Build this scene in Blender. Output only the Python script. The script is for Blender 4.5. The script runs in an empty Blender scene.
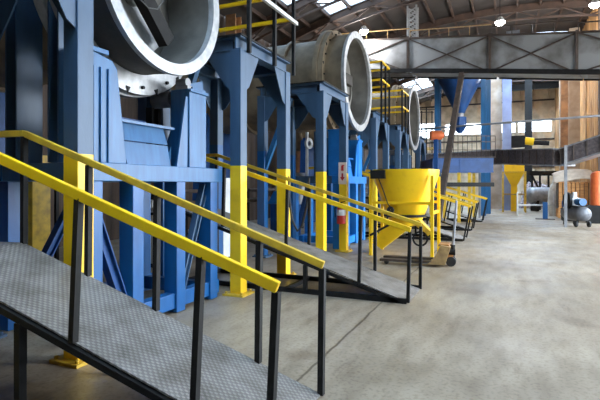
import bpy, bmesh, math, random
from mathutils import Vector, Matrix
random.seed(7)
C = bpy.context.scene.collection
scn = bpy.context.scene
PI = math.pi
YAW = math.radians(23.7)

# ------------------------------------------------------------------ camera, light, exposure
cd = bpy.data.cameras.new('camera')
cam = bpy.data.objects.new('camera', cd); C.objects.link(cam)
cam.location = (0, 0, 1.6); cam.rotation_euler = (PI/2, 0, YAW)
cd.sensor_width = 36; cd.lens = 470*36/600; cd.shift_y = -15/600
cd.clip_start = .05; cd.clip_end = 500
scn.camera = cam
scn.view_settings.view_transform = 'Standard'
scn.view_settings.look = 'None'
scn.view_settings.gamma = 1
scn.view_settings.use_curve_mapping = False
scn.view_settings.exposure = 1.95

w = bpy.data.worlds.new('daylight'); scn.world = w; w.use_nodes = True
wn = w.node_tree.nodes; wl = w.node_tree.links
bg = wn['Background']
tc = wn.new('ShaderNodeTexCoord'); sp = wn.new('ShaderNodeSeparateXYZ')
rp = wn.new('ShaderNodeValToRGB')
rp.color_ramp.elements[0].position = 0; rp.color_ramp.elements[0].color = (.90, .95, 1, 1)
rp.color_ramp.elements[1].position = .6; rp.color_ramp.elements[1].color = (.50, .73, 1, 1)
wl.new(tc.outputs['Generated'], sp.inputs[0]); wl.new(sp.outputs['Z'], rp.inputs[0]); wl.new(rp.outputs[0], bg.inputs[0])
bg.inputs[1].default_value = 4.2

def sunlamp():
    l = bpy.data.lights.new('sun', 'SUN'); l.energy = .9; l.angle = math.radians(25); l.color = (1, .97, .92)
    o = bpy.data.objects.new('sun', l); C.objects.link(o)
    o.rotation_euler = Vector((-.80, -.22, -.50)).to_track_quat('-Z', 'Y').to_euler()
sunlamp()
def portal(loc, rot, sx, sy):                  # daylight sampling through the open side of the hall
    l = bpy.data.lights.new('daylight_opening', 'AREA'); l.shape = 'RECTANGLE'; l.size = sx; l.size_y = sy
    l.energy = 1; l.cycles.is_portal = True
    o = bpy.data.objects.new('daylight_opening', l); C.objects.link(o); o.location = loc; o.rotation_euler = rot
portal((9.2, 15.5, 3.6), (PI/2, 0, PI/2), 19, 7.2)

# ------------------------------------------------------------------ materials
def mat(name, c1, c2=None, rough=.5, metal=0, scale=4, bump=0, bscale=40, stretch=(1,1,1), lo=.35, hi=.65, detail=5, spec=.5):
    m = bpy.data.materials.new(name); m.use_nodes = True
    n = m.node_tree.nodes; l = m.node_tree.links; b = n['Principled BSDF']
    b.inputs['Roughness'].default_value = rough; b.inputs['Metallic'].default_value = metal
    b.inputs['Specular IOR Level'].default_value = spec
    if c2 is None: c2 = tuple(v*.8 for v in c1)
    t = n.new('ShaderNodeTexCoord'); mp = n.new('ShaderNodeMapping'); mp.inputs['Scale'].default_value = stretch
    nz = n.new('ShaderNodeTexNoise'); nz.inputs['Scale'].default_value = scale; nz.inputs['Detail'].default_value = detail
    r = n.new('ShaderNodeValToRGB')
    r.color_ramp.elements[0].position = lo; r.color_ramp.elements[1].position = hi
    r.color_ramp.elements[0].color = (*c2, 1); r.color_ramp.elements[1].color = (*c1, 1)
    l.new(t.outputs['Object'], mp.inputs[0]); l.new(mp.outputs[0], nz.inputs['Vector'])
    l.new(nz.outputs['Fac'], r.inputs[0]); l.new(r.outputs[0], b.inputs['Base Color'])
    if bump:
        nb = n.new('ShaderNodeTexNoise'); nb.inputs['Scale'].default_value = bscale; nb.inputs['Detail'].default_value = 4
        bp = n.new('ShaderNodeBump'); bp.inputs['Strength'].default_value = bump; bp.inputs['Distance'].default_value = .02
        l.new(mp.outputs[0], nb.inputs['Vector']); l.new(nb.outputs['Fac'], bp.inputs['Height']); l.new(bp.outputs[0], b.inputs['Normal'])
    return m
def emit(name, c, s):
    m = bpy.data.materials.new(name); m.use_nodes = True
    b = m.node_tree.nodes['Principled BSDF']
    b.inputs['Base Color'].default_value = (*c, 1); b.inputs['Emission Color'].default_value = (*c, 1); b.inputs['Emission Strength'].default_value = s
    return m

M = {}
M['blue'] = mat('dusty_blue_paint', (.050, .104, .182), (.035, .079, .144), .47, spec=.6, scale=3, stretch=(2, 2, .5), bump=.05)
M['azure'] = mat('azure_paint', (.006, .103, .30), (.004, .072, .225), .36, spec=.5, scale=3, stretch=(2, 2, .5), bump=.05)
M['paleblue'] = mat('pale_blue_paint', (.022, .128, .295), (.013, .092, .22), .38, spec=.5, scale=6, stretch=(2, 2, .3), bump=.06)
M['skyblue'] = mat('bright_blue_paint', (.018, .21, .60), (.012, .16, .48), .33, scale=3)
M['deepblue'] = mat('deep_blue_paint', (.014, .07, .23), (.009, .048, .16), .45, spec=.3, scale=3)
M['yellow'] = mat('yellow_paint', (.96, .585, .008), (.84, .48, .008), .38, scale=5, lo=.25, hi=.5, bump=.04)
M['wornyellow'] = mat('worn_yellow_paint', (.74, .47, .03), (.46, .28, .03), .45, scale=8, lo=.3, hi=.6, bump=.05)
M['black'] = mat('black_steel', (.016, .0145, .0135), (.009, .008, .0075), .6, spec=.25, scale=6, bump=.05)
M['brownsteel'] = mat('rusty_brown_steel', (.085, .055, .04), (.045, .03, .022), .6, scale=5, bump=.08)
M['grey'] = mat('grey_steel', (.30, .30, .31), (.20, .20, .21), .45, .3, scale=5, bump=.05)
M['darkgrey'] = mat('dull_grey_paint', (.13, .13, .14), (.08, .08, .085), .4, scale=5)
M['white'] = mat('white_paint', (.78, .78, .76), (.65, .65, .63), .45, scale=5)
M['red'] = mat('red_paint', (.55, .03, .02), (.42, .02, .02), .35, scale=5)
M['orange'] = mat('orange_paint', (.72, .16, .04), (.60, .11, .03), .45, scale=5)
M['rubber'] = mat('black_rubber', (.02, .02, .02), (.03, .03, .03), .7)
M['tan'] = mat('tan_worn_paint', (.50, .32, .13), (.32, .19, .08), .5, scale=9, bump=.06)
M['wood'] = mat('brown_wood', (.58, .28, .09), (.36, .16, .05), .7, scale=3, stretch=(.6, .6, 6), bump=.1)
M['drumshell'] = mat('dusty_drum_steel', (.31, .23, .14), (.17, .12, .07), .6, .15, scale=2.5, bump=.15, bscale=25)
M['drumdark'] = mat('dark_drum_steel', (.075, .065, .055), (.04, .035, .03), .6, .2, scale=4, bump=.15, bscale=25)
M['druminner'] = mat('worn_drum_lining', (.23, .215, .185), (.13, .12, .105), .5, .2, scale=2.2, bump=.1, bscale=25)
M['lip'] = mat('bright_worn_steel', (.52, .52, .52), (.36, .36, .36), .4, .3, scale=9, bump=.06)
M['galv'] = mat('stained_grey_sheet', (.34, .335, .33), (.14, .125, .11), .5, .15, scale=.9, detail=8, lo=.36, hi=.56, bump=.12, bscale=6)
M['pipe'] = mat('galvanised_lattice', (.50, .50, .50), (.36, .36, .36), .45, .3, scale=30)
M['roof'] = mat('dark_roof_sheet', (.066, .05, .042), (.035, .027, .022), .8, scale=.8, bump=.1, bscale=8)
M['rib'] = mat('roof_truss_paint', (.085, .046, .029), (.05, .029, .02), .7, scale=3)
M['wallrust'] = mat('rust_corrugated_sheet', (.78, .44, .18), (.42, .21, .08), .7, scale=1.6, stretch=(1, 1, .25), bump=.1)
M['wallbrown'] = mat('dark_brown_sheet', (.10, .062, .042), (.05, .034, .026), .8, scale=1.5, stretch=(1, 2.5, .15), bump=.1)
M['pillar'] = mat('tan_pillar_paint', (.62, .50, .38), (.42, .30, .20), .65, scale=1.6, bump=.08)
M['lavender'] = mat('pale_blue_pillar_paint', (.30, .38, .62), (.22, .28, .50), .55, scale=1.6)
M['rustpillar'] = mat('rust_orange_pillar', (.46, .23, .10), (.22, .11, .055), .7, scale=2.5, bump=.1)
M['belt'] = mat('dark_conveyor_mesh', (.125, .10, .10), (.06, .05, .052), .6, scale=12, bump=.2)
M['tarp'] = mat('dusty_beige_tarp', (.58, .50, .40), (.42, .35, .28), .8, scale=3, bump=.2, bscale=10)
M['scrap'] = mat('mixed_scrap', (.40, .33, .32), (.10, .075, .09), .7, scale=7, lo=.4, hi=.6, bump=.4, bscale=15)
M['sack'] = mat('white_woven_sack', (.75, .72, .66), (.55, .52, .46), .85, scale=5, bump=.2)
M['lamp'] = emit('lamp_glow', (1, 1, 1), 14)
M['cable'] = mat('grey_cable', (.10, .095, .09), (.07, .07, .065), .6)

def insulation():
    m = mat('crumpled_tan_insulation', (.80, .64, .45), (.56, .42, .27), .5, scale=1.8, lo=.3, hi=.62, bump=0)
    n = m.node_tree.nodes; l = m.node_tree.links; b = n['Principled BSDF']
    t = n.new('ShaderNodeTexCoord'); mp = n.new('ShaderNodeMapping'); mp.inputs['Rotation'].default_value = (0, .7, .2); mp.inputs['Scale'].default_value = (1, 1, .45)
    v = n.new('ShaderNodeTexVoronoi'); v.inputs['Scale'].default_value = 1.7; v.feature = 'F1'
    nz = n.new('ShaderNodeTexNoise'); nz.inputs['Scale'].default_value = 1.3
    mx = n.new('ShaderNodeMix'); mx.data_type = 'RGBA'; mx.inputs[0].default_value = .35
    bp = n.new('ShaderNodeBump'); bp.inputs['Strength'].default_value = 1; bp.inputs['Distance'].default_value = .5
    l.new(t.outputs['Object'], mp.inputs[0]); l.new(mp.outputs[0], mx.inputs[6]); l.new(mp.outputs[0], nz.inputs['Vector'])
    l.new(nz.outputs['Color'], mx.inputs[7]); l.new(mx.outputs[2], v.inputs['Vector'])
    l.new(v.outputs['Distance'], bp.inputs['Height']); l.new(bp.outputs[0], b.inputs['Normal'])
    return m
M['insulation'] = insulation()

def floor_mat():
    m = bpy.data.materials.new('worn_concrete'); m.use_nodes = True
    n = m.node_tree.nodes; l = m.node_tree.links; b = n['Principled BSDF']
    t = n.new('ShaderNodeTexCoord')
    def noise(s, d=6, st=None):
        z = n.new('ShaderNodeTexNoise'); z.inputs['Scale'].default_value = s; z.inputs['Detail'].default_value = d
        if st:
            mp = n.new('ShaderNodeMapping'); mp.inputs['Scale'].default_value = st; l.new(t.outputs['Object'], mp.inputs[0]); l.new(mp.outputs[0], z.inputs['Vector'])
        else: l.new(t.outputs['Object'], z.inputs['Vector'])
        return z
    def ramp(src, p0, c0, p1, c1):
        r = n.new('ShaderNodeValToRGB'); r.color_ramp.elements[0].position = p0; r.color_ramp.elements[1].position = p1
        r.color_ramp.elements[0].color = (*c0, 1); r.color_ramp.elements[1].color = (*c1, 1); l.new(src, r.inputs[0]); return r
    def mul(a, bb, f=1.0):
        x = n.new('ShaderNodeMix'); x.data_type = 'RGBA'; x.blend_type = 'MULTIPLY'; x.inputs[0].default_value = f
        l.new(a, x.inputs[6]); l.new(bb, x.inputs[7]); return x.outputs[2]
    base = ramp(noise(.55, 7).outputs['Fac'], .35, (.255, .20, .14), .65, (.395, .322, .235))
    sc = ramp(noise(1.6, 8, (1, .35, 1)).outputs['Fac'], .30, (.52, .47, .40), .52, (1, 1, 1))
    fine = ramp(noise(6, 12, (1, .3, 1)).outputs['Fac'], .32, (.60, .57, .53), .58, (1.05, 1.05, 1.05))
    stk = n.new('ShaderNodeMapping'); stk.inputs['Rotation'].default_value = (0, 0, .5); stk.inputs['Scale'].default_value = (1, .22, 1)
    l.new(t.outputs['Object'], stk.inputs[0]); sn = n.new('ShaderNodeTexNoise'); sn.inputs['Scale'].default_value = 4; sn.inputs['Detail'].default_value = 14; sn.inputs['Roughness'].default_value = .7
    l.new(stk.outputs[0], sn.inputs['Vector'])
    stain = ramp(sn.outputs['Fac'], .56, (1, 1, 1), .72, (.50, .43, .36))
    spk = ramp(noise(28, 8).outputs['Fac'], .36, (.72, .68, .63), .5, (1, 1, 1))
    c = mul(mul(base.outputs[0], sc.outputs[0], .42), fine.outputs[0], .55)
    c = mul(mul(c, stain.outputs[0], .8), spk.outputs[0], .8)
    # saw-cut joints
    s = n.new('ShaderNodeSeparateXYZ'); l.new(t.outputs['Object'], s.inputs[0])
    nj = noise(2.5, 5)
    def joint(axis, at, wd, jit):
        a = n.new('ShaderNodeMath'); a.operation = 'SUBTRACT'; l.new(s.outputs[axis], a.inputs[0]); a.inputs[1].default_value = at + jit*.5
        j = n.new('ShaderNodeMath'); j.operation = 'MULTIPLY_ADD'; l.new(nj.outputs['Fac'], j.inputs[0]); j.inputs[1].default_value = jit; l.new(a.outputs[0], j.inputs[2])
        ab = n.new('ShaderNodeMath'); ab.operation = 'ABSOLUTE'; l.new(j.outputs[0], ab.inputs[0])
        return ramp(ab.outputs[0], wd*.4, (.35, .31, .26), wd, (1, 1, 1)).outputs[0]
    for ax, at, wd, jit in (('X', -1.56, .018, -.07), ('X', 2.6, .015, -.03), ('Y', 16.5, .02, -.05)):
        c = mul(c, joint(ax, at, wd, jit))
    # worn dirt patches
    pm = ramp(noise(.9, 7).outputs['Fac'], .60, (1, 1, 1), .74, (.42, .33, .25))
    c = mul(c, pm.outputs[0], .8)
    # brown soil trodden in around and under the first ramp
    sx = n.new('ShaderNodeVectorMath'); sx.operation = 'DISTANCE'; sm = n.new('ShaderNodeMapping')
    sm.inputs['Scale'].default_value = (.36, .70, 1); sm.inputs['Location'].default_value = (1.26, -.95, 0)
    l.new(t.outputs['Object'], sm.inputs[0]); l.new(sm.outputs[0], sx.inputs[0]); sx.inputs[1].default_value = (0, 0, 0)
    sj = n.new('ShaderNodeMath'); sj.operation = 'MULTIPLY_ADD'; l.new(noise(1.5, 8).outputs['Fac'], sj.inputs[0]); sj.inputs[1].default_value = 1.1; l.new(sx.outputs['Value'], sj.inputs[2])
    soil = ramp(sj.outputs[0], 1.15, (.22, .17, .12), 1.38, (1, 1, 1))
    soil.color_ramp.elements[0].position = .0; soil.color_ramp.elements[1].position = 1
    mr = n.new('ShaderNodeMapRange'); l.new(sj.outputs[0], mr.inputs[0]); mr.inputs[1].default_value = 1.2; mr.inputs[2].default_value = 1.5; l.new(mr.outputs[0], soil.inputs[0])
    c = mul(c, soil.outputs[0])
    l.new(c, b.inputs['Base Color'])
    rr = ramp(noise(1.1, 6).outputs['Fac'], .35, (.36, .36, .36), .65, (.58, .58, .58))
    l.new(rr.outputs[0], b.inputs['Roughness'])
    bp = n.new('ShaderNodeBump'); bp.inputs['Strength'].default_value = .12; bp.inputs['Distance'].default_value = .01
    l.new(noise(14, 6).outputs['Fac'], bp.inputs['Height']); l.new(bp.outputs[0], b.inputs['Normal'])
    return m
M['floor'] = floor_mat()

def tread_mat():
    m = mat('tread_plate', (.25, .225, .20), (.13, .11, .09), .5, .1, scale=5, detail=10, lo=.3, hi=.62)
    n = m.node_tree.nodes; l = m.node_tree.links; b = n['Principled BSDF']
    t = n.new('ShaderNodeTexCoord')
    sv = n.new('ShaderNodeSeparateXYZ'); l.new(t.outputs['Object'], sv.inputs[0])
    def wave(sock, pitch):
        a = n.new('ShaderNodeMath'); a.operation = 'MULTIPLY'; a.inputs[1].default_value = 2*PI/pitch; l.new(sock, a.inputs[0])
        c = n.new('ShaderNodeMath'); c.operation = 'SINE'; l.new(a.outputs[0], c.inputs[0]); return c.outputs[0]
    pr2 = n.new('ShaderNodeMath'); pr2.operation = 'MULTIPLY'; l.new(wave(sv.outputs['X'], .052), pr2.inputs[0]); l.new(wave(sv.outputs['Y'], .042), pr2.inputs[1])
    ad = n.new('ShaderNodeMapRange'); ad.inputs[1].default_value = -.1; ad.inputs[2].default_value = .45; l.new(pr2.outputs[0], ad.inputs[0])
    old = b.inputs['Base Color'].links[0].from_socket
    rr = n.new('ShaderNodeMapRange'); rr.inputs[3].default_value = .78; rr.inputs[4].default_value = 1.22; l.new(ad.outputs[0], rr.inputs[0])
    mx = n.new('ShaderNodeMix'); mx.data_type = 'RGBA'; mx.blend_type = 'MULTIPLY'; mx.inputs[0].default_value = 1
    l.new(old, mx.inputs[6]); l.new(rr.outputs[0], mx.inputs[7]); l.new(mx.outputs[2], b.inputs['Base Color'])
    bp = n.new('ShaderNodeBump'); bp.inputs['Strength'].default_value = .6; bp.inputs['Distance'].default_value = .006
    l.new(ad.outputs[0], bp.inputs['Height']); l.new(bp.outputs[0], b.inputs['Normal'])
    return m
M['tread'] = tread_mat()

def pane_mat(name='milky_glazing', k=1.0):
    m = bpy.data.materials.new(name); m.use_nodes = True
    n = m.node_tree.nodes; l = m.node_tree.links
    for x in list(n): n.remove(x)
    o = n.new('ShaderNodeOutputMaterial'); mx = n.new('ShaderNodeMixShader'); mx.inputs[0].default_value = .45
    a = n.new('ShaderNodeBsdfTranslucent'); a.inputs[0].default_value = (.9*k, .93*k, .95*k, 1)
    b = n.new('ShaderNodeBsdfTransparent'); b.inputs[0].default_value = (.92*k, .95*k, .97*k, 1)
    l.new(a.outputs[0], mx.inputs[1]); l.new(b.outputs[0], mx.inputs[2]); l.new(mx.outputs[0], o.inputs[0])
    return m
M['pane'] = pane_mat()
M['skylight'] = pane_mat('dimmed_skylight', .30)  # pane tint lowered so less daylight comes through

# ------------------------------------------------------------------ mesh helpers
class MB:
    def __init__(s): s.v = []; s.f = []; s.m = []; s.sm = []
    def add(s, vs, fs, mi=0, smooth=False):
        o = len(s.v); s.v += [tuple(v) for v in vs]
        for f in fs: s.f.append([i+o for i in f]); s.m.append(mi); s.sm.append(smooth)
        return s
    def box(s, a, b, mi=0):
        x0, y0, z0 = a; x1, y1, z1 = b
        return s.add([(x0,y0,z0),(x1,y0,z0),(x1,y1,z0),(x0,y1,z0),(x0,y0,z1),(x1,y0,z1),(x1,y1,z1),(x0,y1,z1)],
                     [(0,3,2,1),(4,5,6,7),(0,1,5,4),(1,2,6,5),(2,3,7,6),(3,0,4,7)], mi)
    def beam(s, p, q, w, h, mi=0, up=(0,0,1)):
        p, q = Vector(p), Vector(q); d = (q-p).normalized(); up = Vector(up)
        if abs(d.dot(up)) > .98: up = Vector((0,1,0))
        r = d.cross(up).normalized(); u = r.cross(d).normalized()
        vs = [e + r*a*w/2 + u*b*h/2 for e in (p, q) for a, b in ((-1,-1),(1,-1),(1,1),(-1,1))]
        return s.add(vs, [(0,1,2,3)[::-1],(4,5,6,7),(0,1,5,4),(1,2,6,5),(2,3,7,6),(3,0,4,7)], mi)
    def hbeam(s, p, q, w, h, t=.014, mi=0, up=(0,0,1)):       # I section: two flanges and a web
        p, q = Vector(p), Vector(q); d = (q-p).normalized(); up = Vector(up)
        if abs(d.dot(up)) > .98: up = Vector((0,1,0))
        r = d.cross(up).normalized(); u = r.cross(d).normalized()
        for k in (-1, 1): s.beam(p+u*k*(h/2-t/2), q+u*k*(h/2-t/2), w, t, mi, u)
        return s.beam(p, q, t, h-2*t, mi, u)
    def tube(s, p, q, r, n=12, r2=None, mi=0, cap=True):
        p, q = Vector(p), Vector(q); d = (q-p).normalized()
        a = d.orthogonal().normalized(); b = d.cross(a); r2 = r if r2 is None else r2
        vs = [p+(a*math.cos(2*PI*i/n)+b*math.sin(2*PI*i/n))*r for i in range(n)] + [q+(a*math.cos(2*PI*i/n)+b*math.sin(2*PI*i/n))*r2 for i in range(n)]
        s.add(vs, [(i,(i+1)%n,n+(i+1)%n,n+i) for i in range(n)], mi, True)
        if cap: s.add(vs, [tuple(range(n))[::-1], tuple(range(n,2*n))], mi)
        return s
    def path(s, pts, r, n=8, mi=0):
        pts = [Vector(p) for p in pts]
        rings = []; a = None
        for i, p in enumerate(pts):
            d = ((pts[min(i+1,len(pts)-1)]-pts[max(i-1,0)])).normalized()
            a = d.orthogonal().normalized() if a is None else (a-d*a.dot(d)).normalized()
            b = d.cross(a); rings.append([p+(a*math.cos(2*PI*k/n)+b*math.sin(2*PI*k/n))*r for k in range(n)])
        vs = [v for g in rings for v in g]
        fs = [(i*n+k, i*n+(k+1)%n, (i+1)*n+(k+1)%n, (i+1)*n+k) for i in range(len(pts)-1) for k in range(n)]
        s.add(vs, fs, mi, True); L = (len(pts)-1)*n
        return s.add(vs, [tuple(range(n))[::-1], tuple(range(L,L+n))], mi)
    def prism(s, pts, ex, mi=0):
        pts = [Vector(p) for p in pts]; ex = Vector(ex); n = len(pts)
        nn = (pts[1]-pts[0]).cross(pts[2]-pts[0])
        if nn.dot(ex) > 0: pts = pts[::-1]
        vs = pts + [p+ex for p in pts]
        return s.add(vs, [tuple(range(n)), tuple(range(n,2*n))[::-1]] + [(i,n+i,n+(i+1)%n,(i+1)%n) for i in range(n)], mi)
    def lathe(s, prof, o, ax, n=48, mi=0, smooth=True, closed=False, arc=None):
        o = Vector(o); d = Vector(ax).normalized(); a = d.orthogonal().normalized(); b = d.cross(a)
        vs = []; k = len(prof)
        for i in range(n):
            t = 2*PI*i/n
            for r, h in prof: vs.append(o+d*h+(a*math.cos(t)+b*math.sin(t))*r)
        fs = []
        for i in range(n):
            j = (i+1) % n
            for q in range(k if closed else k-1):
                q2 = (q+1) % k; fs.append((i*k+q, j*k+q, j*k+q2, i*k+q2))
        return s.add(vs, fs, mi, smooth)
    def build(s, name, mats, parent=None, bevel=0, loc=None):
        me = bpy.data.meshes.new(name); me.from_pydata(s.v, [], s.f)
        if not isinstance(mats, (list, tuple)): mats = [mats]
        for x in mats: me.materials.append(x)
        me.polygons.foreach_set('material_index', s.m); me.polygons.foreach_set('use_smooth', s.sm)
        bm = bmesh.new(); bm.from_mesh(me); bmesh.ops.remove_doubles(bm, verts=bm.verts, dist=1e-5)
        bmesh.ops.recalc_face_normals(bm, faces=bm.faces)
        for e in bm.edges:
            if len(e.link_faces) == 2 and e.calc_face_angle(0) > .7: e.smooth = False
        bm.to_mesh(me); bm.free()
        o = bpy.data.objects.new(name, me); C.objects.link(o)
        if parent: o.parent = parent
        if loc: o.location = loc
        if bevel:
            bv = o.modifiers.new('bevel', 'BEVEL'); bv.width = bevel; bv.segments = 2; bv.limit_method = 'ANGLE'
        return o

def tag(o, label, cat, group=None, kind=None):
    o['label'] = label; o['category'] = cat
    if group: o['group'] = group
    if kind: o['kind'] = kind
    return o
def thing(name, label, cat, loc=(0,0,0), rz=0, group=None):
    o = bpy.data.objects.new(name, None); C.objects.link(o); o.empty_display_size = .2
    o.location = loc; o.rotation_euler = (0, 0, rz)
    return tag(o, label, cat, group)
def dup(root, loc, label, rz=None):
    r = root.copy(); C.objects.link(r); r.location = loc; r['label'] = label
    if rz is not None: r.rotation_euler = (0, 0, rz)
    for ch in list(root.children):
        c = ch.copy(); C.objects.link(c); c.parent = r
        for g in list(ch.children):
            d = g.copy(); C.objects.link(d); d.parent = c
    return r
def struct(name, mb, m, bevel=0, **k):
    o = mb.build(name, m, None, bevel); o['kind'] = 'structure'; return o
R_ = Vector((math.cos(YAW), math.sin(YAW), 0)); F_ = Vector((-math.sin(YAW), math.cos(YAW), 0))

# ------------------------------------------------------------------ the hall
XL, XR, Y0, Y1 = -10.5, 9.5, -7.0, 46.0
RAD, ZC = 28.0, 10.5-28.0
def vz(x): return ZC + math.sqrt(RAD*RAD - x*x)

g = MB().box((-10.7, Y0-.2, -.3), (60, 60, 0)); struct('floor', g, M['floor'])

# ceiling: barrel vault with glazed strips, most added out of view for light
XS = [XL + (XR-XL)*i/20 for i in range(21)]
YS = [Y0, -2, 3, 8, 13, 18, 20.5, 25.5, 30.5, 35.5, 40.5, Y1]
glazed = set()
for i in range(20):
    xm = (XS[i]+XS[i+1])/2
    if -7.5 < xm < -4.4: glazed.add((i, 5))
    if -8.5 < xm < -6.4: glazed.add((i, 3)); glazed.add((i, 4))  # unseen panes added to light the drum bodies from above
    if 2 < xm < 4.2: glazed.add((i, 3))
    if -3.5 < xm < 4.2: glazed.add((i, 1))  # unseen panes above the camera, added to fill ramp and camera-facing sides
    if -7 < xm < 3.6: glazed.add((i, 8))  # panes hidden by the gallery, added to brighten the back wall
    if -7.5 < xm < -5 or -4 < xm < 3.6: glazed.add((i, 9))  # left strip is a visible skylight; the wide strip is added for back-wall light
g = MB(); gp = {}
for i in range(20):
    for j in range(len(YS)-1):
        a, b = XS[i], XS[i+1]; y, yy = YS[j], YS[j+1]
        vs = [(a,y,vz(a)),(b,y,vz(b)),(b,yy,vz(b)),(a,yy,vz(a))]; vs += [(p[0],p[1],p[2]+.08) for p in vs]
        fs = [(3,2,1,0),(4,5,6,7),(0,1,5,4),(1,2,6,5),(2,3,7,6),(3,0,4,7)]
        if (i, j) in glazed: gp.setdefault((j, xm_ := (0 if a < 0 else 1)), MB()).add(vs[:4], [(3,2,1,0)])
        else: g.add(vs, fs)
struct('ceiling', g, M['roof'])
for k, (kk, q) in enumerate(gp.items()): struct('window_%d' % (k+10), q, M['pane' if kk[0] in (1, 8, 9) else 'skylight'])  # includes the added panes that only bring light in
# roof ribs (arched) and purlins
n = 1
for y in (-2, 3, 8, 13, 18, 20.5, 25.5, 30.5, 35.5, 40.5):
    g = MB()
    for i in range(20):
        a, b = XS[i], XS[i+1]
        g.hbeam((a, y, vz(a)-.20), (b, y, vz(b)-.20), .16, .34, .03)
        if i % 2 == 0: g.beam((a, y, vz(a)-.75), (b, y, vz(b)-.36), .05, .05)
        else: g.beam((a, y, vz(a)-.36), (b, y, vz(b)-.75), .05, .05)
        g.beam((a, y, vz(a)-.75), (b, y, vz(b)-.75), .09, .09)
    struct('trim_%d' % n, g, M['rib']); n += 1
for i in range(1, 20):
    x = XS[i]
    g = MB().beam((x, Y0, vz(x)-.09), (x, Y1, vz(x)-.09), .09, .17)
    struct('trim_%d' % n, g, M['rib']); n += 1

def corrug_y(x, y0, y1, z0, z1, pitch=.35, dep=.05, th=.06):      # vertical ribs, wall runs along Y
    g = MB(); k = int((y1-y0)/pitch*4); pts = []
    for i in range(k+1):
        y = y0+(y1-y0)*i/k; pts.append((x + dep*(0, 1, 1, 0)[i % 4], y))
    vs = []
    for px, y in pts: vs += [(px, y, z0), (px, y, z1), (px+th, y, z0), (px+th, y, z1)]
    fs = []
    for i in range(k):
        o = i*4; fs += [(o, o+4, o+5, o+1), (o+2, o+3, o+7, o+6), (o+1, o+5, o+7, o+3), (o, o+2, o+6, o+4)]
    fs += [(0,1,3,2), (k*4, k*4+2, k*4+3, k*4+1)]
    return g.add(vs, fs)
# left wall: dark ribbed sheet with a long milky window band
struct('wall_left', corrug_y(XL-.12, Y0, Y1, 0, vz(XL)+.05, .5), M['wallbrown'])
g = MB().box((-10.7, Y0-.2, 0), (XR, Y0, 10.6)); struct('wall_front', g, M['wallbrown'])
# right wall beyond the open bay
struct('wall_right', corrug_y(3.85, 25.2, Y1, 0, vz(3.85)+.05, .55, .08), M['wallrust'])
g = MB().box((3.85, 25.0, 0), (XR, 25.2, vz(3.85)+.02)); struct('wall_right_return', g, M['wallbrown'])
g = MB().box((XR-.15, Y0, 7.2), (XR, 25, vz(XR)+.08)); struct('wall_right_header', g, M['wallbrown'])
g = MB().box((XR-.15, Y0, 0), (XR, 6, 7.2)); struct('wall_right_light_block', g, M['wallbrown'])  # unseen wall piece added to keep side light off camera-facing surfaces
# back wall: insulation below and above a long window band
def win_wall(name, x0, x1, z0, z1, holes, m):
    g = MB(); xs = sorted({x0, x1, *[h[0] for h in holes], *[h[1] for h in holes]})
    zs = sorted({z0, z1, *[h[2] for h in holes], *[h[3] for h in holes]})
    for i in range(len(xs)-1):
        for j in range(len(zs)-1):
            xm, zm = (xs[i]+xs[i+1])/2, (zs[j]+zs[j+1])/2
            if any(h[0] < xm < h[1] and h[2] < zm < h[3] for h in holes): continue
            g.box((xs[i], Y1, zs[j]), (xs[i+1], Y1+.2, zs[j+1]))
    return struct(name, g, m)
WZ0, WZ1 = 6.25, 7.3
holes = [(-9.6, -5.9, WZ0-.2, WZ1+.2), (-1.55, .75, WZ0, WZ1), (.95, 3.6, WZ0, WZ1), (-5.3, -1.85, WZ0, WZ1)]
win_wall('wall_back', -10.7, 4.2, 0, 10.7, holes, M['insulation'])
for k, h in enumerate(holes):
    g = MB().box((h[0], Y1+.09, h[2]), (h[1], Y1+.10, h[3])); o = struct('window_%d' % (k+1), g, M['pane'])
    f = MB(); nx = max(2, int((h[1]-h[0])/1.1))
    for i in range(nx+1):
        x = h[0]+(h[1]-h[0])*i/nx; f.box((x-.025, Y1+.05, h[2]), (x+.025, Y1+.14, h[3]))
    for z in (h[2]+.02, h[3]-.02): f.box((h[0], Y1+.05, z-.03), (h[1], Y1+.14, z+.03))
    f.build('window_frame', M['pillar'], o)
for k, z in enumerate((3.2, 5.6, 9.0)):
    g = MB().box((XL, Y1-.16, z-.06), (3.8, Y1, z+.06)); struct('trim_%d' % n, g, M['brownsteel']); n += 1
g = MB().box((-.4, Y1-4.2, 9.25), (3.8, Y1-3.9, 9.75)); struct('trim_%d' % n, g, M['black']); n += 1

# ------------------------------------------------------------------ hall pillars
def pillar(x, y, z1, sx, sy, m, label, h=True, rz=0):
    t = thing('steel_pillar', label, 'pillar', (x, y, 0), rz)
    g = MB().hbeam((0, 0, .02), (0, 0, z1), sx, sy, .03) if h else MB().box((-sx/2, -sy/2, .02), (sx/2, sy/2, z1))
    g.build('shaft', m, t)
    MB().box((-sx*.8, -sy*.8, 0), (sx*.8, sy*.8, .03)).build('base_plate', m, t)
    return t
pillar(0.04, 32.8, vz(0)-.4, .55, .5, M['lavender'], 'pale blue pillar in front of the far window band, beside a tan one')
pillar(-.62, 33.9, vz(0)-.4, .7, .5, M['pillar'], 'broad tan pillar behind the blue hopper posts', False)
pillar(1.55, 40.0, vz(1.5)-.4, .5, .5, M['black'], 'dark pillar in the middle of the far window')
pillar(3.25, 32.2, vz(3.2)-.4, .5, .45, M['rustpillar'], 'rust orange pillar against the ribbed right wall')
pillar(3.3, 28.8, vz(3.3)-.4, .5, .5, M['pillar'], 'tan pillar nearest the orange cylinder on the right')
pillar(3.45, 36.0, vz(3.4)-.4, .35, .4, M['pillar'], 'slim tan pillar deep along the right wall')
pillar(-9.9, 22.0, vz(-9.9)-.4, .45, .45, M['rustpillar'], 'rust orange pillar rising behind the first blue frame')
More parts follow.
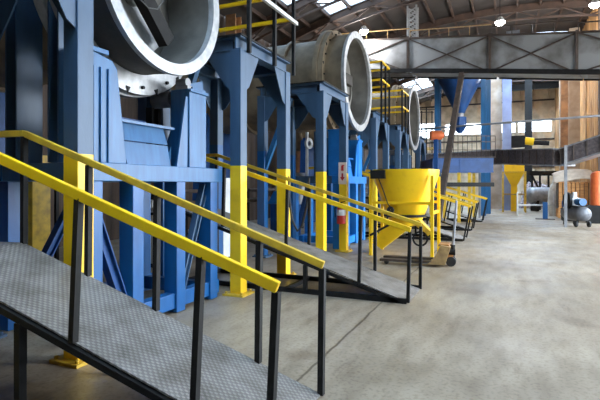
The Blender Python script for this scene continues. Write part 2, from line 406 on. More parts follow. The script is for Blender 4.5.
pillar(-9.9, 28.5, vz(-9.9)-.4, .45, .45, M['rustpillar'], 'rusty pillar on the left wall behind the second drum')
pillar(-9.9, 16.0, vz(-9.9)-.4, .45, .45, M['rustpillar'], 'rusty pillar on the left wall behind the first drum')
pillar(-6.6, 4.95, 2.05, .3, .3, M['wornyellow'], 'worn yellow pillar seen under the first blue stand', False)
pillar(-10.1, 6.9, 6.6, .4, .35, M['brownsteel'], 'brown pillar in the dark at the far left')

# ------------------------------------------------------------------ blue steel support frames
CS = .18                                       # column side
def column_mb(x, y, h, yel):
    g = MB(); a = CS/2
    if yel: g.box((x-a, y-a, .03), (x+a, y+a, 1.88), 1)
    z0 = 1.88 if yel else .03
    if not yel:
        g.box((x-a, y-a, .03), (x+a, y+a, 2.35), 2); z0 = 2.35
    return g.box((x-a, y-a, z0), (x+a, y+a, h), 0)
def frame(label, cy):
    t = thing('machine_platform', label, 'platform', (-4.29, cy, 0), 0, 'blue steel platforms along the aisle')
    hx, hy, H = .70, .76, 3.56
    cm = [M['blue'], M['yellow'], M['azure']]
    for sx in (-1, 1):
        for sy in (-1, 1):
            c = column_mb(sx*hx, sy*hy, H, sx > 0).build('column', cm, t, .006)
            b = MB().box((sx*hx-.17, sy*hy-.17, 0), (sx*hx+.17, sy*hy+.17, .03))
            for q in ((-.13, -.13), (.13, -.13), (.13, .13), (-.13, .13)): b.tube((sx*hx+q[0], sy*hy+q[1], .03), (sx*hx+q[0], sy*hy+q[1], .06), .018, 6)
            b.build('base_plate', M['wornyellow'] if sx > 0 else M['blue'], c)
    e = CS/2
    for s in (-1, 1):
        MB().hbeam((s*hx, -hy-e, H+.10), (s*hx, hy+e, H+.10), CS, .20, .02).build('side_beam', M['blue'], t)
        MB().hbeam((-hx+e, s*hy, H+.10), (hx-e, s*hy, H+.10), CS, .20, .02).build('cross_beam', M['blue'], t)
    MB().box((-hx-e-.02, -hy-e-.02, H+.20), (hx+e+.02, hy+e+.02, H+.225)).build('deck', M['black'], t)
    for sx in (-1, 1):
        for sy in (-1, 1):
            x = sx*(hx+e-.02); y0 = sy*(hy-e)
            MB().prism([(x, y0, H), (x, y0-sy*.40, H), (x, y0-sy*.10, H-.50), (x, y0, H-.56)], (.016*-sx, 0, 0)).build('gusset', M['blue'], t)
            y = sy*(hy+e-.02); x0 = sx*(hx-e)
            MB().prism([(x0, y, H), (x0-sx*.46, y, H), (x0-sx*.08, y, H-.52), (x0, y, H-.56)], (0, .016*-sy, 0)).build('gusset', M['blue'], t)
    MB().beam((-hx+.05, -hy, 1.95), (-.02, -hy+.02, H-.05), .10, .10).build('brace', M['paleblue'], t)
    return t
f0 = frame('blue frame nearest the camera, its yellow footed column behind the first ramp', 2.37)
f1 = dup(f0, (-4.29, 6.70, 0), 'blue frame with tall black rail posts on top, second ramp running through its feet')
f2 = dup(f0, (-4.29, 10.05, 0), 'blue frame with a red arrow sign on its column, before the second drum mouth')
f3 = dup(f0, (-4.29, 14.38, 0), 'blue frame directly behind the big yellow hopper, yellow rails above it')
f4 = dup(f0, (-4.29, 17.75, 0), 'blue frame next beyond the one behind the yellow hopper')
f5 = dup(f0, (-4.29, 22.06, 0), 'farthest small blue frame in the row, beside the orange motor')

# ------------------------------------------------------------------ railings on the frames
def railing(label, loc, posts, rails, pr_=.028):
    t = thing('guard_railing', label, 'railing', loc)
    for p, z0, z1 in posts: MB().beam((p[0], p[1], z0), (p[0], p[1], z1), .055, .055).build('post', M['black'], t)
    for p, q, m in rails: MB().beam(p, q, .05, .06).build('rail', M[m], t)
    return t
X = -3.47 + 4.29
railing('tall black posts and pale handrail bolted to the frame beside the first drum', (-4.29, 6.70, 0),
        [((X, -.66), 3.55, 5.05), ((X, .17), 3.55, 5.05), ((X, .92), 3.55, 5.05), ((-.78, .92), 3.79, 5.05)],
        [((X+.05, -.66, 4.47), (X+.05, .95, 4.47), 'white'), ((X, .95, 4.57), (-.85, .95, 4.57), 'yellow'), ((X, -.66, 5.02), (X, .95, 5.02), 'yellow'), ((X, .95, 5.02), (-.85, .95, 5.02), 'yellow')])
def yrail(label, loc, y1, zt, d):
    posts = [((X, 0), 3.55, zt), ((X, y1), 3.55, zt), ((X, y1*.5), 3.55, zt), ((-.8, 0), 3.79, zt), ((-.8, y1), 3.79, zt)]
    rails = []
    for z in (zt, zt-d):
        rails += [((X, 0, z), (X, y1, z), 'yellow'), ((X, 0, z), (-.85, 0, z), 'yellow'), ((X, y1, z), (-.85, y1, z), 'yellow')]
    return railing(label, loc, posts, rails)
yrail('three yellow rails on the frame behind the yellow hopper, above the second drum', (-4.29, 14.05, 0), 1.05, 5.35, .55)
yrail('lower yellow rails of the frame farther along the row', (-4.29, 17.15, 0), 1.2, 5.05, .6)

# ------------------------------------------------------------------ access ramps
def ramp(name, label, N0, F0, N1, F1, H, land, posts_n, posts_f, lean, legs_n, legs_f, chord, group='access ramps off the aisle'):
    o = Vector(((N0[0]+F0[0])/2, (N0[1]+F0[1])/2, 0))
    P = lambda p, z=0: Vector((p[0], p[1], z)) - o
    n0, f0_, n1, f1_ = P(N0), P(F0), P(N1), P(F1)
    d = (f1_-f0_).normalized(); L2 = d*land
    up = Vector((0, 0, 1)); th = .03
    t = thing(name, label, 'ramp', o, 0, group)
    a, b, c, e = n0, f0_, f1_+up*H, n1+up*H; c2, e2 = c+L2, e+L2
    g = MB()
    for q in ((a, b, c, e), (e, c, c2, e2)):
        lo = [v+up*.012 for v in q]; hi = [v+up*(.012+.014) for v in q]
        g.add(lo+hi, [(0,3,2,1),(4,5,6,7),(0,1,5,4),(1,2,6,5),(2,3,7,6),(3,0,4,7)])
    g.build('deck_plate', M['tread'], t)
    nrm = (a-b).normalized()
    for s0, s1, s2, sg in ((a, e, e2, 1), (b, c, c2, -1)):
        q0 = s0+d*.14; h0 = H*.14/(s1-s0).xy.length
        MB().beam(q0+up*(h0-.025), s1-up*.025, .05, .045).beam(s1-up*.045, s2-up*.045, .05, .045).build('side_beam', M['black'], t)
    hz = 1.0
    slope = Vector((d.x*(c-b).xy.length, d.y*(c-b).xy.length, H)).normalized()
    for s0, s1, s2, ts, k in ((a, e, e2, posts_n, 1), (b, c, c2, posts_f, 0)):
        ln = -d*math.tan(lean[1-k])*hz
        top0, top1, top2 = s0+ln+up*hz, s1+ln*.3+up*hz, s2+up*hz
        g = MB().beam(top0-slope*.01, top1, .05, .068 if k else .056).beam(top1, top2, .05, .068 if k else .056)
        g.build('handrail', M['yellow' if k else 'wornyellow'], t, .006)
        for q in ts:
            pb = s0.lerp(s1, q) + (up*.02 if q < 1 else up*0); pt = s0.lerp(s1, q)+ln*(1 if q < .95 else .3)+up*(hz-.03)
            MB().beam(pb, pt, .044, .046).build('post', M['black'], t)
    for s0, s1, s2, ts in ((a, e, e2, legs_n), (b, c, c2, legs_f)):
        for q in ts:
            p = s0.lerp(s1, q) if q <= 1 else s1 + d*(q-1)
            MB().beam((p.x, p.y, 0), (p.x, p.y, p.z-.05), .055, .055).build('leg', M['black'], t)
    if chord:
        g = MB().beam(a+d*.02+up*.035, n1+up*.035, .05, .07).beam(b+d*.02+up*.035, f1_+up*.035, .05, .07)
        for q in (.5, .98): g.beam(a.lerp(n1, q)+up*.035, b.lerp(f1_, q)+up*.035, .05, .06)
        g.build('floor_frame', M['black'], t)
    return t
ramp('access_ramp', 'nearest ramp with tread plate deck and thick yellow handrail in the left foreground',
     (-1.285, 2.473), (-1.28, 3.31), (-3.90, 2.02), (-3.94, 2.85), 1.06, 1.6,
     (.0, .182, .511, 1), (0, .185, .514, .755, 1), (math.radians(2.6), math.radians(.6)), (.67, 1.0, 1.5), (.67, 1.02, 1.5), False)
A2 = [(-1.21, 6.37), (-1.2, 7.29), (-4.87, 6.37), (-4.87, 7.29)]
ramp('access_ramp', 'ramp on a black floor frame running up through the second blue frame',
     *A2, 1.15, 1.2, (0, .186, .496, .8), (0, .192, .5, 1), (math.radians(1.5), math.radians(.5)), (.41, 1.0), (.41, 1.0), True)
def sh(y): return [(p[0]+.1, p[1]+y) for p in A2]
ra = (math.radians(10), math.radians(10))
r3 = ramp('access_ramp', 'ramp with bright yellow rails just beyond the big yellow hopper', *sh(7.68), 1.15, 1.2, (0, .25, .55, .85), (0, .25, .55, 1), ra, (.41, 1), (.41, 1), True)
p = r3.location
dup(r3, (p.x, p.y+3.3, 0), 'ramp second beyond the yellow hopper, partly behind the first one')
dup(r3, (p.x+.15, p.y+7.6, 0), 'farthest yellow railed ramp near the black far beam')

# ------------------------------------------------------------------ drum stands (cradles)
def stand(label, cy, upper, lower, R_ring=1.25, zc=3.98, hposts=True):
    t = thing('drum_stand', label, 'stand', (-4.4, cy, 0), 0, 'blue stands under the drums')
    U, Lw, D = M[upper], M[lower], M['blue']
    y = lambda v: v-4.52
    x = lambda v: v+4.4
    xf, xb = x(-3.85), x(-5.05)
    for xx in (xf, xb): MB().box((xx-.1, y(3.32), 1.64), (xx+.1, y(5.76), 1.83)).build('top_beam', U, t, .006)
    for yy in (3.42, 5.64): MB().box((xb+.1, y(yy)-.09, 1.645), (xf-.1, y(yy)+.09, 1.825)).build('top_beam', D, t, .006)
    for xx, ys in ((xf, (3.48, 4.07, 4.82, 5.55)), (xb, (3.48, 4.5, 5.55))):
        for yy in ys: MB().box((xx-.1, y(yy)-.085, 0.01), (xx+.1, y(yy)+.085, 1.64)).build('leg', Lw, t, .006)
    for xx in (xf, xb): MB().box((xx-.07, y(3.9), .06), (xx+.07, y(5.72), .25)).build('floor_beam', Lw, t, .006)
    for yy in (4.07, 5.55): MB().box((xb+.1, y(yy)-.06, .06), (xf-.1, y(yy)+.06, .24)).build('floor_beam', Lw, t)
    MB().hbeam((xf, y(3.55), 1.25), (xf, y(4.0), .12), .10, .12).build('brace', M['deepblue'], t)
    MB().hbeam((xf-.02, y(5.48), 1.6), (xf-.02, y(4.95), .24), .09, .10).build('brace', M['blue'], t)
    MB().hbeam((xb, y(4.45), 1.6), (xb, y(3.6), .2), .1, .1).build('brace', M['deepblue'], t)
    # near pedestal plate with ribs
    pf = x(-3.78)
    g = MB().prism([(pf, y(3.42), 1.83), (pf, y(3.92), 1.83), (pf, y(3.79), 2.82), (pf, y(3.72), 2.90), (pf, y(3.42), 2.95)], (-.30, 0, 0))
    for yy in (3.47, 3.56, 3.66): g.box((pf, y(yy)-.012, 1.83), (pf+.02, y(yy)+.012, 2.80))
    g.box((pf-.32, y(3.42), 2.94), (pf+.015, y(3.66), 2.99))
    g.build('pedestal', M['paleblue'] if upper == 'paleblue' else U, t, .005)
    g = MB().prism([(pf, y(5.03), 1.83), (pf, y(5.40), 1.83), (pf, y(5.40), 2.82), (pf, y(5.03), 2.82)], (-.30, 0, 0))
    g.box((pf-.3, y(5.03), 2.82), (pf+.02, y(5.43), 2.86))
    g.build('pedestal', U, t, .005)
    MB().prism([(pf-.02, y(4.80), 1.83), (pf-.02, y(5.01), 1.83), (pf-.02, y(5.03), 2.75), (pf-.02, y(4.98), 2.75)], (-.03, 0, 0)).build('gusset', U, t)
    # hopper panels between the pedestals
    MB().prism([(x(-3.86), y(4.02), 1.83), (x(-3.86), y(4.76), 1.83), (x(-3.90), y(4.74), 2.09), (x(-3.90), y(3.96), 2.09)], (-.02, 0, 0)).build('panel', U, t)
    MB().prism([(x(-3.88), y(3.95), 2.10), (x(-3.88), y(4.72), 2.10), (x(-3.92), y(4.68), 2.30), (x(-3.92), y(3.90), 2.30)], (-.02, 0, 0)).box((x(-3.98), y(3.86), 2.30), (x(-3.87), y(4.84), 2.33)).build('panel', U, t)
    MB().box((x(-4.6), y(4.3), 1.83), (x(-4.25), y(4.75), 2.42)).build('gear_housing', M['deepblue'], t)
    for yy in (4.88, 5.0): MB().box((x(-4.35), y(yy)-.025, 1.83), (x(-4.25), y(yy)+.025, 2.62)).build('post', M['black'], t)
    # tall H posts behind the near pedestal
    if hposts:
        MB().hbeam((x(-4.78), y(3.46), 1.83), (x(-4.78), y(3.46), 3.75), .30, .18, .02, up=(1, 0, 0)).build('post', D, t)
        MB().hbeam((x(-4.20), y(3.46), 1.83), (x(-4.20), y(3.46), 3.55), .22, .16, .02, up=(1, 0, 0)).build('post', D, t)
    # rollers under the riding ring
    rz = zc - math.sqrt((R_ring+.112)**2 - .6**2)
    for yy in (3.92, 5.12):
        rr = MB().tube((x(-4.42), y(yy), rz), (x(-4.12), y(yy), rz), .11, 20).build('roller', M['grey'], t)
        MB().tube((x(-4.48), y(yy), rz), (x(-4.04), y(yy), rz), .04, 12).build('shaft', M['black'], rr)
        MB().box((x(-4.62), y(yy)-.12, 1.83), (x(-4.46), y(yy)+.12, rz+.06)).build('bearing_block', D, t)
    g = MB().tube((pf-.22, y(5.08), 2.95), (pf-.06, y(5.08), 2.95), .06, 14).box((pf-.24, y(5.04), 2.86), (pf-.04, y(5.14), 2.91))
    g.build('bearing_block', M['grey'], t)
    g = MB().box((pf-.10, y(5.12), 2.86), (pf-.02, y(5.42), 2.90)).prism([(pf-.06, y(5.12), 2.9), (pf-.06, y(5.42), 2.9), (pf-.06, y(5.40), 3.03), (pf-.06, y(5.14), 2.95)], (-.03, 0, 0))
    g.build('bracket', U, t)
    return t
stand('pale blue stand carrying the nearest big drum, between the first two frames', 4.52, 'paleblue', 'azure')
s2 = stand('bright blue stand under the second drum, white plates on its side', 12.15, 'skyblue', 'skyblue', 1.425, 4.36, False)
stand('far blue stand under the third drum', 19.75, 'blue', 'deepblue', 1.425, 4.35, False)
for yy in (-.95, -.55):
    MB().box((.56, yy, 1.67), (.57, yy+.26, 1.80)).build('name_plate', M['white'], s2)['label'] = 'white blank plate'

# hanging hose, yellow rail in the dark at far left
o = MB().path([(-3.50, 7.47, 1.75), (-3.48, 7.47, 1.3), (-3.42, 7.46, .98), (-3.32, 7.45, .80), (-3.22, 7.43, .90), (-3.12, 7.40, 1.25), (-3.05, 7.33, 1.72)], .02, 8).build('hanging_hose', M['rubber'])
tag(o, 'black hose hanging in a loop beside the second ramp', 'hose')
t = thing('guard_railing', 'short yellow rail between black posts in the dark at the far left', 'railing', (-8.3, 6.2, 0))
MB().beam((-.45, -.2, 4.16), (.45, .2, 4.40), .05, .10).build('rail', M['wornyellow'], t)
for q in (-1, 1): MB().beam((q*.4, q*.18, 0), (q*.4, q*.18, 4.24+q*.1), .06, .06).build('post', M['black'], t)

g = MB().box((-.30, -1.10, 1.83), (-.24, -1.04, 2.95)).lathe([(.07, -.03), (.14, -.03), (.14, .03), (.07, .03)], (-.22, -1.07, 2.66), (1, -.3, 0), 20, closed=True).build('hook_bracket', M['white'], s2)

# ------------------------------------------------------------------ rotary drums
def drum(label, cy, zc, s, lip_x, detail=False, rf=1.19):
    t = thing('rotary_drum', label, 'drum', (-4.4, cy, zc), 0, 'rotary drums with their mouths to the aisle')
    ax = (1, 0, 0); o = (0, 0, 0); lx = lip_x
    MB().lathe([(.985*s, lx-.62), (1.02*s, lx-.10), (1.02*s, lx), (.95*s, lx), (.95*s, lx-.62)], o, ax, 64, closed=True).build('mouth_shell', M['drumshell'] if not detail else M['drumdark'], t)
    MB().lathe([(1.03*s, lx-.05), (1.05*s, lx-.03), (1.05*s, lx+.035), (.915*s, lx+.035), (.915*s, lx-.05)], o, ax, 64, closed=True).build('lip_ring', M['lip'], t)
    g = MB().lathe([(1.0*s, lx-.62), (rf*s, lx-.62), (rf*s, lx-.50), (1.0*s, lx-.50)], o, ax, 72, closed=True)
    g.lathe([((rf+.02)*s, lx-.76), ((rf+.02)*s, lx-.64), ((rf-.07)*s, lx-.62), ((rf-.07)*s, lx-.78)], o, ax, 72, closed=True)
    for k in range(30):
        a = 2*PI*k/30; c, d = math.cos(a), math.sin(a); tx = Vector((0, -d, c)); rr = Vector((0, c, d))
        e = Vector((lx-.498, 0, 0)) + rr*(rf-.09 if k % 2 else rf-.04)*s
        w_ = .035
        if k % 2: g.tube(e-Vector((.01, 0, 0)), e+Vector((.03, 0, 0)), .022, 8, mi=1)
        else: g.prism([e-tx*w_-rr*.02, e+tx*w_-rr*.02, e+rr*.06], (.012, 0, 0), 1)
    g.build('riding_ring', [M['lip'] if detail else M['drumshell'], M['black']], t)
    g = MB().lathe([(.96*s, lx-.7), (.96*s, -4.9), (.5*s, -5.2), (.02, -5.2)], o, ax, 64)
    for h in (-1.0, -2.4, -3.8): g.lathe([(.96*s, h), (1.02*s, h), (1.02*s, h+.09), (.96*s, h+.09)], o, ax, 64, closed=True)
    g.build('shell', M['drumshell'], t)
    MB().lathe([(.945*s, lx-.02), (.93*s, lx-.02), (.92*s, lx-.80), (.945*s, lx-.80)], o, ax, 64, closed=True).build('lining', M['druminner'], t)
    # end plate inside the mouth, dark channel beam across the first one
    dp = .62 if detail else .42
    MB().lathe([(.93*s, lx-dp-.12), (.55*s, lx-dp), (.01, lx-dp)], o, ax, 64).build('end_plate', M['druminner'], t)
    if detail:
        a, b = Vector((lx-.36, -.60, .49)), Vector((lx-.36, .42, -.52))
        dr = (b-a).normalized(); n_ = Vector((0, -dr.z, dr.y))
        MB().beam(a, b, .14, .20, up=n_).build('channel_beam', M['black'], t)
        MB().prism([(lx-dp+.02, -.70, .40), (lx-dp+.02, -.03, -.47), (lx-dp+.02, .34, -.68), (lx-dp+.02, .56, -.48), (lx-dp+.02, -.45, .60)], (.03, 0, 0)).build('wear_plate', M['lip'], t)
    else:
        MB().box((lx-dp-.01, -.06, 0), (lx-dp+.12, .48, .28)).build('inspection_box', M['drumdark'], t)
        MB().lathe([(.30*s, lx-dp-.02), (.30*s, lx-dp+.05), (.36*s, lx-dp+.05), (.36*s, lx-dp-.02)], (0, .16*s, -.1*s), ax, 32, closed=True).build('flange', M['druminner'], t)
    if detail: MB().tube((lx-.93, 0, 0), (lx-.55, 0, 0), .16*s, 20).build('hub', M['druminner'], t)
    return t
d1 = drum('nearest big rotary drum at upper left, round mouth facing the aisle', 4.50, 3.98, 1.0, .70, True, 1.25)
d2 = drum('second rotary drum, dusty tan body with bright rim beyond the second frame', 12.2, 4.36, 1.25, .75, False, 1.12)
d3 = drum('third rotary drum, mostly hidden behind the far frames', 19.75, 4.35, 1.25, .9, False, 1.12)
# cable loop hanging inside the first mouth
pts = [(.50, -.62, .38), (.52, -.50, .0), (.54, -.34, -.22), (.55, -.16, -.30), (.55, .0, -.26), (.54, .14, -.08), (.53, .22, .2), (.5, .25, .5)]
MB().path(pts, .008, 6).build('cable', M['cable'], d1)
# rear saddles under the drum bodies
for lab, cy, zc, s in (('rear saddle under the nearest drum body', 4.5, 3.98, 1.0), ('rear saddle under the second drum body', 12.2, 4.36, 1.25), ('rear saddle under the third drum body', 19.75, 4.35, 1.25)):
    t = thing('drum_saddle', lab, 'stand', (-8.0, cy, 0))
    zt = zc - 1.02*s
    pts = [(-.2, -1.0*s, .0), (-.2, 1.0*s, 0)] + [(-.2, math.sin(a)*.97*s, zc-math.cos(a)*.97*s) for a in (.95, .6, .3, 0, -.3, -.6, -.95)]
    MB().prism(pts, (.4, 0, 0)).build('saddle', M['deepblue'], t)
    MB().box((-.4, -1.2*s, 0), (.4, 1.2*s, .06)).build('base_plate', M['deepblue'], t)

# ------------------------------------------------------------------ big yellow hopper on legs, pallet jack
t = thing('hopper', 'big yellow hopper on legs beside the aisle, above the pallet jack', 'hopper', (-2.15, 11.0, 0))
g = MB()
def ringpts(pts, z): return [(x, y, z) for x, y in pts]
n8 = 32
def rsq(h, k, z, cx=0, cy=0):                    # rounded square to circle section
    out = []
    for i in range(n8):
        a = 2*PI*i/n8; c, s = math.cos(a), math.sin(a)
        m = max(abs(c), abs(s)); r = h*((1-k) + k/m)
        out.append((cx+c*r, cy+s*r, z))
    return out
secs = [rsq(.76, .28, 1.95), rsq(.75, .26, 1.83), rsq(.46, .06, .98), rsq(.42, 0, .88), rsq(.38, 0, .80)]
vs = [v for s in secs for v in s]
fs = [(i*n8+k, i*n8+(k+1)%n8, (i+1)*n8+(k+1)%n8, (i+1)*n8+k) for i in range(4) for k in range(n8)]
inn = [rsq(.72, .28, 1.951), rsq(.71, .26, 1.83), rsq(.42, .06, .98), rsq(.36, 0, .82)]
o2 = len(vs); vs += [v for s in inn for v in s]
fs += [(o2+i*n8+k, o2+(i+1)*n8+k, o2+(i+1)*n8+(k+1)%n8, o2+i*n8+(k+1)%n8) for i in range(3) for k in range(n8)]
fs += [(k, o2+k, o2+(k+1)%n8, (k+1)%n8) for k in range(n8)]
fs += [tuple(4*n8+k for k in range(n8)), tuple(o2+3*n8+k for k in range(n8))]
g.add(vs, fs, 0, True); bin_ = g.build('bin', M['yellow'], t)
MB().lathe([(.455, .93), (.475, .93), (.475, .87), (.445, .87)], (0, 0, 0), (0, 0, 1), 32, closed=True).build('band', M['black'], bin_)
MB().box((-.62, -.80, 1.74), (-.30, -.66, 1.93)).build('notch_bracket', M['black'], bin_)
MB().path([(-.46, -.78, 1.80), (-.36, -.70, 1.5), (-.28, -.60, 1.2), (-.22, -.56, 1.08)], .014, 6).build('pull_rod', M['black'], bin_)
MB().lathe([(.01, -.03), (.07, -.03), (.085, 0), (.07, .03), (.01, .03)], (-.22, -.57, 1.04), (.3, -1, 0), 16).beam((-.22, -.57, 1.04), (-.30, -.62, .82), .05, .03).build('latch', M['black'], bin_)
# chutes below
g = MB().tube((-.05, 0, .84), (-.05, 0, .66), .36, 24, .28)
g.prism([(-.36, -.18, .80), (.1, -.18, .80), (.05, -.18, .56), (-.52, -.18, .10), (-.74, -.18, .24)], (0, .36, 0)).build('chute', M['yellow'], t)
g = MB().prism([(.12, -.14, .80), (.34, -.14, .80), (.62, -.14, .52), (.52, -.14, .44)], (0, .28, 0)).build('chute', M['wornyellow'], t)
for sx in (-1, 1):
    for sy in (-1, 1):
        MB().beam((sx*.68, sy*.54, .0), (sx*.68, sy*.54, 1.80), .065, .065).build('leg', M['yellow'], t)
for sy in (-1, 1): MB().beam((-.66, sy*.52, 1.20), (.66, sy*.52, 1.20), .06, .06).build('stretcher', M['yellow'], t)
for sx in (-1, 1): MB().beam((sx*.66, -.52, .98), (sx*.66, .52, .98), .06, .06).build('stretcher', M['yellow'], t)
MB().lathe([(.13, -.02), (.17, -.02), (.17, .02), (.13, .02)], (.42, -.50, .42), (.2, -1, .1), 24, closed=True).beam((.42-.15, -.50, .42), (.42+.15, -.44, .42), .03, .03).beam((.42, -.48, .27), (.42, -.48, .57), .03, .03).tube((.42, -.50, .42), (.40, -.10, .52), .03, 10).build('hand_wheel', M['black'], t)
MB().beam((-.20, -.55, .74), (-.68, -.60, .46), .05, .05).build('lever', M['black'], t)

t = thing('pallet_jack', 'tan hand pallet jack standing under the yellow hopper, handle upright', 'pallet jack', (-1.12, 9.72, 0), math.radians(3))
for yy in (-.20, .20):
    MB().prism([(-1.25, yy-.08, .06), (-1.25, yy+.08, .06), (-.12, yy+.08, .06), (-.12, yy-.08, .06)], (0, 0, .05)).build('fork', M['brownsteel'], t, .004)
    MB().tube((-1.12, yy-.05, .045), (-1.12, yy+.05, .045), .045, 14).build('fork_roller', M['rubber'], t)
MB().prism([(-.32, -.29, .05), (.02, -.29, .05), (.12, -.29, .40), (-.06, -.29, .43), (-.20, -.29, .14)], (0, .58, 0)).build('body', M['tan'], t, .006)
MB().prism([(-.12, -.20, .40), (.10, -.20, .40), (.08, -.20, .44), (-.10, -.20, .44)], (0, .4, 0)).box((-.02, -.09, .10), (.16, .09, .30)).build('pump_housing', M['wood'], t)
MB().tube((.12, -.11, .095), (.12, -.03, .095), .095, 18).tube((.12, .03, .095), (.12, .11, .095), .095, 18).build('wheel', M['rubber'], t)
MB().tube((.13, 0, .18), (.15, 0, .42), .06, 12, .05).tube((.05, -.06, .28), (.20, -.06, .28), .06, 12).build('pivot', M['black'], t)
g = MB().tube((.15, 0, .36), (.20, 0, 1.0), .025, 10).path([(.20, 0, .98), (.205, -.06, 1.05), (.215, -.09, 1.18), (.22, -.06, 1.28), (.22, .06, 1.28), (.215, .09, 1.18), (.205, .06, 1.05), (.20, 0, .98)], .02, 8)
g.build('handle', M['grey'], t)

# ------------------------------------------------------------------ sign and extinguisher on the column
xs, ys = -3.59, 10.81-.09
t = thing('arrow_sign', 'small pale sign with a red down arrow on a blue frame column', 'sign', (xs, ys-.012, 1.62))
MB().box((-.10, -.006, 0), (.10, .006, .52)).build('plate', mat('pale_pink_sign', (.80, .66, .52), (.74, .58, .46), .5), t)
g = MB().box((-.022, -.010, .16), (.022, -.006, .26)).prism([(-.06, -.006, .17), (.06, -.006, .17), (0, -.006, .08)], (0, -.004, 0)).build('arrow', M['red'], t)
g = MB().box((-.03, -.010, .32), (.03, -.006, .44)).box((-.012, -.010, .44), (.05, -.006, .46)).build('extinguisher_symbol', M['red'], t)
t = thing('fire_extinguisher', 'red fire extinguisher with white label hung low on the column under the arrow sign', 'fire extinguisher', (xs, ys-.11, .68))
MB().lathe([(.01, 0), (.10, 0), (.105, .02), (.105, .34), (.08, .41), (.03, .44), (.01, .44)], (0, 0, 0), (0, 0, 1), 24).build('body', M['red'], t)
MB().lathe([(.1065, .20), (.1075, .205), (.1075, .335), (.1065, .34)], (0, 0, 0), (0, 0, 1), 24).build('band', M['white'], t)['label'] = 'white label band'
MB().tube((0, 0, .44), (0, 0, .50), .025, 10).beam((-.02, 0, .50), (.10, 0, .53), .03, .02).path([(-.02, 0, .48), (-.11, 0, .46), (-.15, -.02, .36), (-.14, -.03, .15)], .012, 6).build('valve', M['black'], t)

# white pump fittings between the second frame columns
def small(x, y, z0, label, name, cat):
    return thing(name, label, cat, (x, y, z0))
t = small(-5.9, 12.4, 0, 'pale blue pump with white fittings seen between the frame columns', 'pump', 'pump')
MB().box((-.35, -.30, 0), (.35, .30, 1.05)).build('base', M['deepblue'], t)
MB().prism([(-.5, -.2, 1.05), (.5, -.2, 1.05), (.42, -.2, 1.35), (.1, -.2, 1.42), (-.3, -.2, 1.42)], (0, .4, 0)).build('casing', M['skyblue'], t, .02)
MB().tube((-.2, 0, 1.42), (-.2, 0, 1.85), .13, 16, .08).tube((-.2, 0, 1.85), (-.2, 0, 2.0), .05, 10).build('fitting', M['white'], t)
MB().tube((.45, 0, 1.05), (.45, 0, 1.95), .14, 16).tube((.2, 0, 1.5), (.2, 0, 1.85), .08, 12).build('fitting', M['white'], t)

# ------------------------------------------------------------------ overhead box gallery on lattice masts
GP = [Vector((-8.3, 22.02, 0)), Vector((-4.12, 21.67, 0)), Vector((-.62, 21.02, 0)), Vector((2.41, 20.17, 0)), Vector((6.4, 18.9, 0))]
GT = [8.72, 8.28, 7.78, 7.26, 6.6]; GH = 1.5
t = thing('conveyor_gallery', 'long grey sheet clad gallery with diagonal braces crossing under the roof', 'gallery', (-1, 21, 0))
o = Vector((-1, 21, 0)); up = Vector((0, 0, 1))
for i in range(4):
    a, b = GP[i]-o, GP[i+1]-o; dr = (b-a).normalized(); nr = Vector((-dr.y, dr.x, 0)); bk = nr*1.3
    q = [a+up*(GT[i]-GH), b+up*(GT[i+1]-GH), b+up*GT[i+1], a+up*GT[i]]
    MB().add(q+[v+bk for v in q], [(0,1,2,3),(7,6,5,4),(0,4,5,1),(1,5,6,2),(2,6,7,3),(3,7,4,0)]).build('cladding_panel', M['galv'], t)
    f = -nr*.05
    for z in (0,):
        MB().beam(q[0]+f+up*.04, q[1]+f+up*.04, .12, .18).beam(q[0]+bk+up*.04, q[1]+bk+up*.04, .12, .18).build('bottom_chord', M['black'], t)
        MB().beam(q[3]+f+up*.02, q[2]+f+up*.02, .08, .06).build('top_chord', M['brownsteel'], t)
    MB().beam(q[1]+f, q[2]+f+up*.1, .09, .09).build('post', M['brownsteel'], t)
    MB().beam(q[0]+f, q[2]+f, .05, .05).build('brace', M['brownsteel'], t)
    MB().beam(q[3]+f*1.6, q[1]+f*1.6, .05, .05).build('brace', M['brownsteel'], t)
    rl = MB().beam(q[3]+bk*.2+up*.45, q[2]+bk*.2+up*.55, .04, .04)
    for k in (0, .25, .5, .75): 
        pp = q[3].lerp(q[2], k)+bk*.2; rl.beam(pp, pp+up*(.45+.1*k), .03, .03)
    rl.build('handrail', M['tan'] if i < 2 else M['brownsteel'], t)
MB().box((1.0, .2, 7.6), (1.5, .6, 7.95)).build('drive_box', M['grey'], t)
# lattice masts above the gallery
def mast(x, y, z0, z1, label):
    t = thing('lattice_mast', label, 'mast', (x, y, z0)); g = MB(); r = .20
    for sx in (-1, 1):
        for sy in (-1, 1): g.beam((sx*r, sy*r, 0), (sx*r, sy*r, z1-z0), .07, .07)
    k = int((z1-z0)/.22)
    for i in range(k):
        z = i*.22
        for s in (-1, 1):
            g.beam((-r, s*r, z), (r, s*r, z+.22), .05, .05).beam((s*r, -r, z+.22), (s*r, r, z), .05, .05).beam((-r, s*r, z+.22), (r, s*r, z), .04, .04)
    g.build('lattice', M['pipe'], t); return t
mast(-7.73, 22.5, 8.66, vz(-7.7)-.45, 'pale lattice mast rising behind the rim of the second drum')
mast(-4.0, 22.2, 8.27, vz(-4)-.3, 'pale lattice mast standing on the middle of the gallery')
# inclined brown chute below the gallery
t = thing('inclined_chute', 'long dark brown beam sloping from the gallery down behind the yellow hopper', 'chute', (-2.15, 16.05, 0))
MB().hbeam((0, 0, .02), (.42, 4.9, 6.30), .20, .20, .05).build('beam', M['brownsteel'], t)
MB().box((-.25, -.25, 0), (.25, .25, .03)).build('foot_plate', M['brownsteel'], t)

